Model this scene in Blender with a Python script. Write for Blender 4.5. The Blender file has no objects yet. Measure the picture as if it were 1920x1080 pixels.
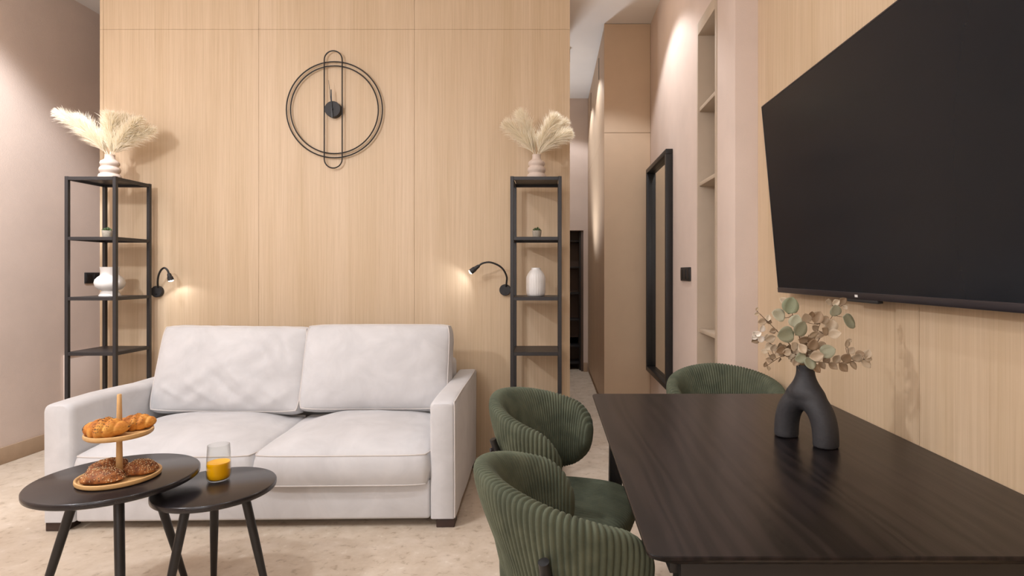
import bpy, bmesh, math, random
from mathutils import Vector, Matrix, Quaternion, noise
random.seed(7)
PI = math.pi
C = bpy.context.scene.collection
SC = bpy.context.scene

# ---------------------------------------------------------------- camera
F, CX, CY, H = 1065.0, 1031.0, 511.0, 1.195        # focal length (px), vanishing point, eye height
cam = bpy.data.objects.new('camera', bpy.data.cameras.new('camera')); C.objects.link(cam)
cam.location = (0, 0, H); cam.rotation_euler = (PI/2, 0, 0)
cam.data.sensor_width = 36; cam.data.lens = F/1920*36
cam.data.shift_x = (960-CX)/1920; cam.data.shift_y = (CY-540)/1920
cam.data.clip_start = 0.05
SC.camera = cam

# ---------------------------------------------------------------- world, lights, exposure
w = bpy.data.worlds.new('world'); SC.world = w; w.use_nodes = True
w.node_tree.nodes['Background'].inputs[0].default_value = (1, .93, .86, 1)
w.node_tree.nodes['Background'].inputs[1].default_value = 0.05
SC.view_settings.view_transform = 'Standard'; SC.view_settings.look = 'None'
SC.view_settings.gamma = 1; SC.view_settings.use_curve_mapping = False
SC.view_settings.exposure = -0.16
WARM = (.95, .98, 1.04)
def spot(name, loc, target, power, half, blend=.25, radius=.03, col=WARM):
    l = bpy.data.lights.new(name, 'SPOT'); l.energy = power; l.color = col
    l.spot_size = math.radians(half*2); l.spot_blend = blend; l.shadow_soft_size = radius
    o = bpy.data.objects.new(name, l); C.objects.link(o); o.location = loc
    o.rotation_euler = (Vector(target)-Vector(loc)).to_track_quat('-Z', 'Y').to_euler(); return o
def area(name, loc, target, power, sx, sy, col=WARM):
    l = bpy.data.lights.new(name, 'AREA'); l.shape = 'RECTANGLE'; l.size = sx; l.size_y = sy
    l.energy = power; l.color = col
    o = bpy.data.objects.new(name, l); C.objects.link(o); o.location = loc
    o.rotation_euler = (Vector(target)-Vector(loc)).to_track_quat('-Z', 'Y').to_euler(); return o
def globe(name, loc, power, radius, col=WARM):
    l = bpy.data.lights.new(name, 'POINT'); l.energy = power; l.color = col; l.shadow_soft_size = radius
    o = bpy.data.objects.new(name, l); C.objects.link(o); o.location = loc; return o
spot('downlight_left', (-2.6, 2.4, 3.1), (-3.42, 2.9, 1.8), 270, 40, .45, .07)
spot('downlight_mirror', (.30, 3.85, 3.26), (.42, 3.85, 0), 60, 55, .3)
spot('downlight_sofa', (-1.6, 1.3, 3.12), (-1.4, 2.3, 0), 85, 66, .9, .08)
spot('downlight_table', (-.15, 1.4, 3.12), (.1, 1.7, 0), 36, 66, .9, .06)
globe('pendant_room', (-2.4, .9, 2.4), 108, .07)
globe('fill_rear_globe', (-.9, -.9, 2.3), 34, .22)  # added soft fill behind the camera, lifts ceiling and walls; no known fixture
spot('fill_corridor_ceiling', (-.06, 5.9, 1.2), (.3, 5.2, 3.29), 75, 60, .9, .1)  # added upward fill, hidden behind the wood block, brightens the corridor ceiling
area('fill_rear_area', (-1.2, -1.75, 1.75), (-1.2, 2, 1.3), 30, 2.6, 1.8, (.96, .98, 1))  # added broad fill from behind the camera; no window is known there

# ---------------------------------------------------------------- helpers
def W(px, py, d):                                   # photo pixel at depth d -> place
    return Vector(((px-CX)/F*d, d, H-(py-CY)/F*d))
def srgb(r, g, b):
    f = lambda c: (c/255/12.92 if c <= 10 else ((c/255+.055)/1.055)**2.4)
    return (f(r), f(g), f(b), 1)
def link(o, parent=None):
    C.objects.link(o)
    if parent: o.parent = parent
    return o
def tag(o, label=None, cat=None, group=None, kind=None):
    if label: o['label'] = label
    if cat: o['category'] = cat
    if group: o['group'] = group
    if kind: o['kind'] = kind
    return o
def empty(name, loc=(0, 0, 0), rz=0):
    o = bpy.data.objects.new(name, None); o.empty_display_size = .05
    o.location = loc; o.rotation_euler = (0, 0, rz); C.objects.link(o); return o
def finish(name, bm, mat, parent=None, smooth=True, angle=35):
    me = bpy.data.meshes.new(name)
    bmesh.ops.recalc_face_normals(bm, faces=bm.faces)
    bm.to_mesh(me); bm.free()
    if mat: me.materials.append(mat)
    if smooth:
        me.shade_smooth(); me.set_sharp_from_angle(angle=math.radians(angle))
    return link(bpy.data.objects.new(name, me), parent)
def inst(name, me, parent=None, loc=(0, 0, 0), rot=None, scale=None):
    o = bpy.data.objects.new(name, me); link(o, parent); o.location = loc
    if rot is not None:
        if isinstance(rot, Quaternion): o.rotation_mode = 'QUATERNION'; o.rotation_quaternion = rot
        else: o.rotation_euler = rot
    if scale is not None: o.scale = scale
    return o
def box(bm, x0, x1, y0, y1, z0, z1, bev=0, seg=2):
    r = bmesh.ops.create_cube(bm, size=1)['verts']
    for v in r:
        v.co = Vector((x0+(v.co.x+.5)*(x1-x0), y0+(v.co.y+.5)*(y1-y0), z0+(v.co.z+.5)*(z1-z0)))
    if bev:
        es = list({e for v in r for e in v.link_edges})
        bmesh.ops.bevel(bm, geom=es, offset=bev, segments=seg, affect='EDGES', profile=.5)
    return bm
def boxo(name, dims, mat, parent=None, bev=0, seg=2):
    return finish(name, box(bmesh.new(), *dims, bev=bev, seg=seg), mat, parent)
def tube(bm, pts, r, n=10, closed=False, caps=True):
    pts = [Vector(p) for p in pts]; m = len(pts)
    rad = r if isinstance(r, (list, tuple)) else [r]*m
    T = []
    for i in range(m):
        a = pts[(i-1) % m] if (closed or i > 0) else pts[i]
        b = pts[(i+1) % m] if (closed or i < m-1) else pts[i]
        T.append((b-a).normalized())
    up = Vector((0, 0, 1)) if abs(T[0].z) < .9 else Vector((1, 0, 0))
    N = (up - T[0]*up.dot(T[0])).normalized(); rings = []
    for i in range(m):
        if i: N = (N - T[i]*N.dot(T[i])).normalized()
        B = T[i].cross(N)
        rings.append([bm.verts.new(pts[i] + (N*math.cos(k*2*PI/n)+B*math.sin(k*2*PI/n))*rad[i]) for k in range(n)])
    for i in range(m if closed else m-1):
        a, b = rings[i], rings[(i+1) % m]
        for k in range(n): bm.faces.new((a[k], a[(k+1) % n], b[(k+1) % n], b[k]))
    if caps and not closed:
        bm.faces.new(list(reversed(rings[0]))); bm.faces.new(rings[-1])
    return bm
def lathe(bm, prof, n=40, c=(0, 0, 0), rib=None):
    rings = []
    for r, z in prof:
        if r < 1e-5: rings.append([bm.verts.new((c[0], c[1], c[2]+z))]); continue
        rg = []
        for k in range(n):
            a = k*2*PI/n; rr = r*(1+(rib[1]*abs(math.cos(a*rib[0]/2)) if rib else 0))
            rg.append(bm.verts.new((c[0]+rr*math.cos(a), c[1]+rr*math.sin(a), c[2]+z)))
        rings.append(rg)
    for a, b in zip(rings, rings[1:]):
        if len(a) == 1 and len(b) == 1: continue
        for k in range(n):
            k2 = (k+1) % n
            if len(a) == 1: bm.faces.new((a[0], b[k], b[k2]))
            elif len(b) == 1: bm.faces.new((a[k], a[k2], b[0]))
            else: bm.faces.new((a[k], a[k2], b[k2], b[k]))
    return bm
def spline(pts, n=8):                               # catmull-rom
    P = [Vector(p) for p in pts]; P = [P[0]*2-P[1]] + P + [P[-1]*2-P[-2]]; out = []
    for i in range(1, len(P)-2):
        for k in range(n):
            t = k/n; a, b, c, d = P[i-1:i+3]
            out.append(.5*((2*b)+(c-a)*t+(2*a-5*b+4*c-d)*t*t+(3*b-3*c+d-a)*t**3))
    return out+[P[-2]]

# ---------------------------------------------------------------- materials
class NT:
    def __init__(s, name):
        s.m = bpy.data.materials.new(name); s.m.use_nodes = True; s.t = s.m.node_tree
        s.b = s.t.nodes['Principled BSDF']
    def n(s, typ, **kw):
        nd = s.t.nodes.new(typ)
        for k, v in kw.items():
            if k in nd.inputs: nd.inputs[k].default_value = v
            else: setattr(nd, k, v)
        return nd
    def l(s, a, b): s.t.links.new(a, b)
    def coord(s, scale=(1, 1, 1), kind='Object'):
        tc = s.n('ShaderNodeTexCoord'); mp = s.n('ShaderNodeMapping'); mp.inputs['Scale'].default_value = scale
        s.l(tc.outputs[kind], mp.inputs['Vector']); return mp.outputs['Vector']
    def noise(s, vec, scale, detail=4, rough=.55, dist=0):
        nd = s.n('ShaderNodeTexNoise', Scale=scale, Detail=detail, Roughness=rough, Distortion=dist); s.l(vec, nd.inputs['Vector'])
        return nd.outputs['Fac']
    def ramp(s, fac, stops):
        nd = s.n('ShaderNodeValToRGB'); cr = nd.color_ramp
        while len(cr.elements) < len(stops): cr.elements.new(.5)
        for e, (p, c) in zip(cr.elements, stops): e.position = p; e.color = c if len(c) == 4 else (*c, 1)
        s.l(fac, nd.inputs['Fac']); return nd.outputs['Color']
    def mix(s, a, b, fac, typ='MIX'):
        nd = s.n('ShaderNodeMix', data_type='RGBA', blend_type=typ)
        if isinstance(fac, (int, float)): nd.inputs[0].default_value = fac
        else: s.l(fac, nd.inputs[0])
        for v, i in ((a, 6), (b, 7)):
            if isinstance(v, tuple): nd.inputs[i].default_value = v
            else: s.l(v, nd.inputs[i])
        return nd.outputs[2]
    def bump(s, h, strength=.2, dist=.01):
        nd = s.n('ShaderNodeBump', Strength=strength, Distance=dist); s.l(h, nd.inputs['Height']); s.l(nd.outputs['Normal'], s.b.inputs['Normal'])
    def col(s, c):
        if isinstance(c, tuple): s.b.inputs['Base Color'].default_value = c
        else: s.l(c, s.b.inputs['Base Color'])
    def set(s, **kw):
        for k, v in kw.items(): s.b.inputs[k.replace('_', ' ')].default_value = v
        return s.m

def plain(name, c, rough=.5, metal=0, spec=.5, vary=.06, scale=20, bump=0):
    k = NT(name); v = k.coord()
    n = k.noise(v, scale)
    d = tuple(x*(1-vary) for x in c[:3])+(1,); u = tuple(min(1, x*(1+vary)) for x in c[:3])+(1,)
    k.col(k.ramp(n, [(.3, d), (.7, u)]))
    if bump: k.bump(n, bump, .005)
    return k.set(Roughness=rough, Metallic=metal, Specular_IOR_Level=spec)

def wood_wall(name, along=(1, 1, 0)):
    k = NT(name)
    v1 = k.coord((110, 110, 1.6)); v2 = k.coord((9, 9, .35)); v3 = k.coord((260, 260, 5))
    a = k.noise(v1, 1, 5, .6, .3); b = k.noise(v2, 1, 3, .5, .4); c = k.noise(v3, 1, 3, .6)
    c1 = k.ramp(a, [(.25, srgb(184, 158, 126)), (.5, srgb(203, 178, 147)), (.75, srgb(216, 193, 163))])
    c2 = k.ramp(b, [(.3, srgb(194, 168, 134)), (.7, srgb(215, 191, 163))])
    c3 = k.ramp(c, [(.35, (.80, .76, .72, 1)), (.55, (1, 1, 1, 1))])
    k.col(k.mix(k.mix(c1, c2, .5), c3, .25, 'MULTIPLY'))
    k.bump(a, .12, .002)
    return k.set(Roughness=.5, Specular_IOR_Level=.35)
M = {}
M['wood'] = wood_wall('oak_veneer')
def plaster(name, c):
    k = NT(name); v = k.coord(); a = k.noise(v, 160, 3, .6); b = k.noise(v, 3, 3)
    d = tuple(x*.95 for x in c[:3])+(1,); u = tuple(min(1, x*1.04) for x in c[:3])+(1,)
    k.col(k.ramp(b, [(.3, d), (.7, u)])); k.bump(a, .35, .003)
    return k.set(Roughness=.85, Specular_IOR_Level=.25)
M['plaster'] = plaster('mauve_plaster', srgb(213, 194, 181))
M['ceiling'] = plain('ceiling_paint', srgb(232, 228, 224), .9, vary=.02, scale=3)
M['base'] = plain('taupe_skirting', srgb(176, 150, 124), .55, vary=.04)
M['laminate'] = plain('taupe_laminate', srgb(198, 172, 144), .5, vary=.03, scale=5)
M['nichewood'] = plain('niche_laminate', srgb(182, 164, 143), .5, vary=.04, scale=8)
k = NT('beige_terrazzo'); v = k.coord()
a = k.noise(v, 7, 5, .6, .2); b = k.noise(v, 22, 4, .6, .25); c = k.noise(v, 90, 3, .6)
vo = k.n('ShaderNodeTexVoronoi', Scale=24.0, Randomness=1.0); k.l(v, vo.inputs['Vector'])
c1 = k.ramp(a, [(.3, srgb(186, 168, 147)), (.5, srgb(202, 186, 166)), (.72, srgb(218, 204, 188))])
c2 = k.ramp(b, [(.32, srgb(142, 120, 98)), (.42, srgb(196, 178, 158)), (.63, srgb(206, 190, 172)), (.74, srgb(230, 220, 206))])
c3 = k.ramp(vo.outputs['Distance'], [(.06, (.86, .82, .78, 1)), (.13, (1, 1, 1, 1))])
k.col(k.mix(k.mix(c1, c2, .5), c3, .45, 'MULTIPLY')); k.bump(c, .04, .002)
M['floor'] = k.set(Roughness=.5, Specular_IOR_Level=.4)
k = NT('ivory_velvet'); v = k.coord()
a = k.noise(v, 6, 4, .6, .6); b = k.noise(v, 420, 2)
k.col(k.ramp(a, [(.3, srgb(195, 193, 193)), (.7, srgb(209, 207, 207))])); k.bump(b, .12, .001)
M['sofa'] = k.set(Roughness=.85, Specular_IOR_Level=.2, Sheen_Weight=.25, Sheen_Roughness=.5)
M['piping'] = plain('ivory_piping', srgb(208, 201, 196), .8, vary=.03)
k = NT('green_corduroy'); v = k.coord()
a = k.noise(v, 14, 4, .6, .4); b = k.noise(v, 500, 2)
k.col(k.ramp(a, [(.3, srgb(70, 75, 61)), (.7, srgb(94, 98, 80))])); k.bump(b, .2, .001)
M['cord'] = k.set(Roughness=.85, Specular_IOR_Level=.2, Sheen_Weight=.15, Sheen_Roughness=.4, Sheen_Tint=srgb(200, 205, 185))
M['black'] = plain('black_metal', srgb(28, 26, 26), .45, vary=.1)
M['rack'] = plain('black_powder_coat', srgb(38, 36, 37), .42, vary=.08)
M['matt'] = plain('black_matt', srgb(38, 36, 36), .6, vary=.1)
M['coffee'] = plain('black_table_lacquer', srgb(34, 30, 31), .24, vary=.05, scale=60)
k = NT('black_stained_ash')
v = k.coord((6, .55, 1)); v2 = k.coord((120, 5, 1)); v3 = k.coord((1, 1, 1))
wv = k.n('ShaderNodeTexWave', wave_type='BANDS', bands_direction='X', Scale=1.3, Distortion=14.0, Detail=2.0); wv.inputs['Detail Scale'].default_value = 1.2; k.l(v, wv.inputs['Vector'])
fine = k.noise(v2, 1, 4, .6); blot = k.noise(v3, 3.5, 3)
c1 = k.ramp(wv.outputs['Fac'], [(.2, srgb(22, 18, 18)), (.8, srgb(36, 29, 28))])
c2 = k.ramp(fine, [(.3, (.6, .6, .6, 1)), (.6, (1, 1, 1, 1))])
k.col(k.mix(c1, c2, .7, 'MULTIPLY'))
k.bump(k.mix(wv.outputs['Color'], k.ramp(fine, [(.3, (0, 0, 0, 1)), (.7, (1, 1, 1, 1))]), .5), .07, .002)
M['ash'] = k.set(Roughness=.28, Specular_IOR_Level=.24)
M['oak'] = plain('light_oak', srgb(206, 163, 108), .5, vary=.1, scale=30)
M['white'] = plain('white_ceramic', srgb(226, 222, 217), .45, vary=.02)
M['sand'] = plain('sand_ceramic', srgb(206, 188, 174), .7, vary=.04, scale=60, bump=.1)
M['blackclay'] = plain('black_clay', srgb(46, 45, 47), .62, vary=.15, scale=120, bump=.12)
M['pampas'] = plain('cream_pampas', srgb(255, 248, 234), .9, vary=.02)
_t = M['pampas'].node_tree; _tr = _t.nodes.new('ShaderNodeBsdfTranslucent'); _tr.inputs['Color'].default_value = srgb(255, 247, 228)
_mx = _t.nodes.new('ShaderNodeMixShader'); _mx.inputs[0].default_value = .5
_t.links.new(_t.nodes['Principled BSDF'].outputs[0], _mx.inputs[1]); _t.links.new(_tr.outputs[0], _mx.inputs[2])
_t.links.new(_mx.outputs[0], _t.nodes['Material Output'].inputs['Surface'])
M['darkwood'] = plain('dark_wood_foot', srgb(58, 42, 36), .5, vary=.15)
M['screen'] = plain('tv_glass', srgb(22, 26, 32), .24, spec=.17, vary=.02)
M['bezel'] = plain('tv_bezel', srgb(50, 46, 50), .35, metal=.4, vary=.05)
M['darkcab'] = plain('dark_brown_panel', srgb(88, 70, 60), .5, vary=.12, scale=6)
k = NT('mirror_glass'); v = k.coord(); k.col(k.ramp(k.noise(v, 2), [(0, (.80, .80, .76, 1)), (1, (.83, .83, .79, 1))]))
M['mirror'] = k.set(Roughness=.03, Metallic=1.0)
M['pot'] = plain('grey_concrete', srgb(168, 158, 142), .8, vary=.12, scale=90)
M['succ'] = plain('succulent_green', srgb(70, 88, 50), .5, vary=.2, scale=60)
M['soil'] = plain('dark_soil', srgb(52, 40, 32), .9, vary=.2, scale=200)
def leafm(name, c, c2):
    k = NT(name); oi = k.n('ShaderNodeObjectInfo'); v = k.coord()
    n = k.noise(v, 30, 3)
    k.col(k.mix(k.ramp(oi.outputs['Random'], [(0, c), (1, c2)]), k.ramp(n, [(.3, (.75, .72, .68, 1)), (.7, (1, 1, 1, 1))]), .6, 'MULTIPLY'))
    return k.set(Roughness=.6, Specular_IOR_Level=.3)
M['leafg'] = leafm('eucalyptus_green', srgb(128, 134, 106), srgb(196, 192, 168))
M['leaft'] = leafm('eucalyptus_tan', srgb(150, 124, 96), srgb(218, 200, 174))
M['twig'] = plain('brown_twig', srgb(92, 68, 46), .7, vary=.15)
M['petal'] = plain('cream_petal', srgb(246, 236, 222), .7, vary=.03)
k = NT('clear_glass'); lw = k.n('ShaderNodeLayerWeight', Blend=.5); fr = k.n('ShaderNodeMath', operation='POWER'); fr.inputs[1].default_value = 3.5; k.l(lw.outputs['Facing'], fr.inputs[0]); tp0 = k.n('ShaderNodeBsdfTransparent'); gl0 = k.n('ShaderNodeBsdfGlossy', Roughness=.02)
tp0.inputs['Color'].default_value = (.95, .955, .95, 1); mx0 = k.n('ShaderNodeMixShader'); k.l(fr.outputs[0], mx0.inputs[0]); k.l(tp0.outputs[0], mx0.inputs[1]); k.l(gl0.outputs[0], mx0.inputs[2])
k.l(mx0.outputs[0], k.t.nodes['Material Output'].inputs['Surface']); M['glass'] = k.m
M['juice'] = plain('orange_juice', srgb(255, 184, 4), .3, vary=.05)
def breadm(name, dark, mid, light, sc):
    k = NT(name); v = k.coord(); a = k.noise(v, sc, 5, .65, .4)
    k.col(k.ramp(a, [(.32, dark), (.5, mid), (.68, light)])); k.bump(a, .3, .004)
    return k.set(Roughness=.6, Specular_IOR_Level=.3)
M['crust'] = breadm('golden_crust', srgb(150, 80, 26), srgb(196, 126, 52), srgb(224, 166, 84), 22)
M['brown'] = breadm('dark_crust', srgb(92, 48, 24), srgb(138, 82, 44), srgb(176, 118, 66), 40)
M['seed'] = plain('pale_seeds', srgb(214, 184, 140), .6, vary=.2, scale=90)
M['poppy'] = plain('dark_seeds', srgb(62, 48, 34), .6, vary=.2, scale=90)
k = NT('lamp_bulb'); k.col((1, 1, 1, 1)); k.b.inputs['Emission Color'].default_value = (1, .93, .84, 1)
M['bulb'] = k.set(Emission_Strength=14.0)

# ---------------------------------------------------------------- the setting
DW, DE = 3.67, 6.85                                  # wood wall, end of the corridor
XL, XR, XM = -3.42, .956, .85                        # left wall, right wood wall, corridor wall
HC, HK = 3.155, H+2.10                               # ceiling heights (room, corridor)
XA, XB = (187-CX)/F*DW, (1068.5-CX)/F*DW             # wood block
R0 = -1.95
def S(name, dims, mat, bev=0): return tag(boxo(name, dims, mat, bev=bev), kind='structure')
S('floor', (XL-.1, 1.3, R0-.1, DE+.1, -.1, 0), M['floor'])
ceil = S('ceiling', (XL-.1, 1.3, R0-.1, DW, HC, HC+.3), M['ceiling'])
boxo('ceiling_strip', (XL-.1, XA+.02, DW, DE+.1, HC, HC+.3), M['ceiling'], ceil)
S('ceiling_corridor', (XA+.02, 1.3, DW, DE+.1, HK, HK+.16), M['ceiling'])
S('wall_left', (XL-.1, XL, R0-.1, DE+.1, 0, HC), M['plaster'])
S('wall_rear', (XL, 1.3, R0-.1, R0, 0, HC), M['plaster'])
# end wall with a tall opening
ex0, ex1, ez = (1060-CX)/F*DE, (1094-CX)/F*DE, H+79/F*DE
wend = S('wall_end', (XL, ex0-.5, DE, DE+.1, 0, HK), M['plaster'])
boxo('wall_jamb', (ex1, .6, DE, DE+.1, 0, HK), M['plaster'], wend)
boxo('wall_header', (ex0-.5, ex1, DE, DE+.1, ez, HK), M['plaster'], wend)
S('wall_alcove', (ex0-.5, .6, DE+.5, DE+.6, 0, HK), M['plaster'])
S('floor_alcove', (ex0-.5, .6, DE+.1, DE+.6, -.1, 0), M['floor'])
S('baseboard_left', (XL, XL+.015, R0, DE, 0, .105), M['base'], .003)
S('baseboard_end', (ex1, .455, DE-.015, DE, 0, .11), M['base'], .003)
# raised access panel on the left wall
pd0, pd1 = XL*F/(121-CX), XL*F/(121-CX)+.95
pz = H-(668-CY)/F*pd0
tp = S('trim_1', (XL, XL+.012, pd0, pd1, .105, pz), M['plaster'], .002)
boxo('trim_edge', (XL+.0, XL+.02, pd0-.012, pd0, .105, pz+.01), M['plaster'], tp, .002)
boxo('trim_edge', (XL+.0, XL+.02, pd0, pd1, pz, pz+.012), M['plaster'], tp, .002)
# wood block: core and separate veneer panels
core = S('wall_back', (XA, XB, DW+.02, DE-1.7, 0, HK), M['wood'])
zs = H+(CY-55)/F*DW
vx = [XA, (193.5-CX)/F*DW, (485-CX)/F*DW, (777-CX)/F*DW, XB]
g = .0006
for a, b in zip(vx, vx[1:]):
    boxo('panel', (a+g*(a != XA), b-g*(b != XB), DW, DW+.02, 0, zs-g), M['wood'], core, .001, 1)
    boxo('panel', (a+g*(a != XA), b-g*(b != XB), DW, DW+.02, zs+g, HK), M['wood'], core, .001, 1)
# right wood wall behind the television
DP = XR*F/(1421-CX)
wr = S('wall_right', (XR+.02, 1.3, R0, DP, 0, HC), M['wood'])
g = .0012
ys = [R0, -.45, .56, XR*F/(1723-CX), XR*F/(1677.5-CX), DP]
for a, b in zip(ys, ys[1:]):
    boxo('panel', (XR, XR+.02, a+g, b-g*(b != DP), 0, zs-g), M['wood'], wr, .001, 1)
    boxo('panel', (XR, XR+.02, a+g, b-g*(b != DP), zs+g, HC), M['wood'], wr, .001, 1)
# corridor wall with niche
n0, n1 = XM*F/(1344.5-CX), XM*F/(1308-CX)            # niche, near and far side
nz = 2.62
DWR = XM*F/(1220-CX)                                 # wardrobe side
wc = S('wall_corridor', (XM, 1.3, n1, DE, 0, HK), M['plaster'])
boxo('wall_pier', (XM, 1.3, DP, n0, 0, HK), M['plaster'], wc, .006)
boxo('wall_header', (XM, 1.3, n0, n1, nz, HK), M['plaster'], wc)
boxo('wall_recess', (XM+.3, 1.3, n0, n1, 0, nz), M['plaster'], wc)
S('baseboard_corridor', (XM-.012, XM, n1, DWR, 0, .105), M['base'], .003)
# built-in niche shelving
nu = tag(empty('niche_shelf', (XM, (n0+n1)/2, 0)), 'tall narrow built-in niche with beige shelves beside the black switch', 'shelf')
hw = (n1-n0)/2; t = .028
boxo('side_panel', (-.004, .298, -hw, -hw+t, 0, nz), M['nichewood'], nu, .002)
boxo('side_panel', (-.004, .298, hw-t*.7, hw, 0, nz), M['nichewood'], nu, .002)
boxo('top_panel', (-.004, .298, -hw+t, hw-t*.7, nz-.07, nz), M['nichewood'], nu, .002)
boxo('back_panel', (.285, .298, -hw+t, hw-t*.7, 0, nz-.07), M['nichewood'], nu)
for z in (2.135, 1.71, .875, .45, .08):
    boxo('shelf', (.004, .285, -hw+t, hw-t*.7, z-.022, z), M['nichewood'], nu, .002)
# wardrobe closing the corridor
XW = (1133-CX)/F*DWR
wz = H+(CY-249)/F*DWR
wd = tag(empty('wardrobe', (XW, DWR, 0)), 'tall taupe built-in wardrobe reaching the corridor ceiling', 'wardrobe')
ww = XM-XW
boxo('body', (.02, ww-.002, .018, DE-DWR-.003, 0, HK-.003), M['laminate'], wd)
boxo('side_panel', (0, ww-.002, 0, .016, .0, wz-.0015), M['laminate'], wd, .001, 1)
boxo('side_panel', (0, ww-.002, 0, .016, wz+.0015, HK-.003), M['laminate'], wd, .001, 1)
nd = 4; dl = (DE-DWR-.02)/nd
for i in range(nd):
    a, b = .018+i*dl, .018+(i+1)*dl
    dr = boxo('door', (0, .018, a+.002, b-.002, .06, wz-.002), M['laminate'], wd, .0015, 1)
    dr2 = boxo('upper_door', (0, .018, a+.002, b-.002, wz+.002, HK-.02), M['laminate'], wd, .0015, 1)
    if i % 2 == 0: boxo('handle', (-.004, 0, b-.028, b-.008, 2.995, 3.195), M['darkwood'], dr2, .0015)
# dark shelving unit in the opening at the end of the corridor
cb = tag(empty('dark_shelving_unit', (0, DE+.12, 0)), 'dark brown shelving unit in the doorway at the corridor end', 'shelf')
px1 = (1088.5-CX)/F*(DE+.12)
boxo('back_panel', (ex0-.4, px1, .25, .27, 0, ez+.1), M['darkcab'], cb)
boxo('side_panel', (px1, ex1+.05, -.1, .27, 0, ez+.1), M['darkcab'], cb, .002)
boxo('post', (px1-.016, px1+.012, -.03, -.002, 0, ez+.1), M['black'], cb, .002)
for py in (452, 501.5, 550.5, 600, 649, 680.5):
    z = H-(py-CY)/F*(DE+.12)
    boxo('shelf', (ex0-.4, px1-.016, 0, .25, z-.012, z+.012), M['rack'], cb, .002)
    boxo('panel', (ex0-.4, px1-.016, .235, .25, z+.012, z+.29 if py > 460 else ez+.1), M['darkcab'], cb)
# corridor ceiling spots
def ceiling_spot(x, y, label, power):
    e = tag(empty('ceiling_spot', (x, y, HK)), label, 'spotlight', 'corridor ceiling spots')
    finish('mount_plate', lathe(bmesh.new(), [(0, -.008), (.03, -.008), (.03, 0), (0, 0)], 24), M['black'], e)
    finish('body', lathe(bmesh.new(), [(0, -.13), (.027, -.13), (.027, -.118), (.035, -.118), (.035, -.004), (0, -.004)], 28), M['black'], e)
    finish('lens', lathe(bmesh.new(), [(0, -.1315), (.025, -.1315), (.025, -.129), (0, -.129)], 24), M['bulb'], e)
    spot('spot_light', (x, y, HK-.14), (x, y, 0), power, 62, .3, .02)
ceiling_spot(.155, 5.34, 'black cylinder ceiling spot peeking past the wood wall edge', 30)
ceiling_spot(.155, 6.25, 'black cylinder ceiling spot deeper in the corridor behind the wood wall', 30)

# ---------------------------------------------------------------- sockets, mirror
def socket(name, label, cat, loc, rz, gangs, pitch, hh, dots):
    e = tag(empty(name, loc, rz), label, cat)
    wdt = gangs*pitch
    boxo('frame', (-wdt/2, wdt/2, -.009, 0, -hh/2, hh/2), M['matt'], e, .003)
    for i in range(gangs):
        c = -wdt/2+pitch*(i+.5)
        p = boxo('rocker' if not dots else 'socket_insert', (c-pitch*.36, c+pitch*.36, -.0125, -.008, -hh*.36, hh*.36), M['black'], e, .002)
        if dots:
            for s in (-1, 1):
                b = bmesh.new(); tube(b, [(c+s*.0095, -.0135, 0), (c+s*.0095, -.0105, 0)], .003, 10); finish('pin_hole', b, M['soil'], p)
    return e
ld = XL*F/(172-CX)
socket('wall_socket', 'black double socket on the mauve wall behind the black rack', 'socket', (XL, ld, H-(521-CY)/F*ld), PI/2, 2, .07, .08, True)
sd0, sd1 = XM*F/(1296-CX), XM*F/(1278.5-CX)
socket('wall_switch', 'black wall switch between the tall mirror and the niche', 'switch', (XM, (sd0+sd1)/2, H-(514-CY)/F*3.54), -PI/2, 3, (sd1-sd0)/3, .085, False)
md0, md1, mz0, mz1, mx = 3.92, 4.73, .385, 2.05, .80
mr = tag(empty('wall_mirror', (mx, (md0+md1)/2, mz0)), 'tall rectangular mirror in a deep black frame on the corridor wall', 'mirror')
hw = (md1-md0)/2; hh = mz1-mz0; fw = .035
boxo('frame_rail', (0, .049, -hw, hw, 0, fw), M['black'], mr, .003)
boxo('frame_rail', (0, .049, -hw, hw, hh-fw, hh), M['black'], mr, .003)
boxo('frame_stile', (0, .049, -hw, -hw+fw, fw, hh-fw), M['black'], mr, .003)
boxo('frame_stile', (0, .049, hw-fw, hw, fw, hh-fw), M['black'], mr, .003)
boxo('mirror_glass', (.038, .046, -hw+fw-.004, hw-fw+.004, fw-.004, hh-fw+.004), M['mirror'], mr)

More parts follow.
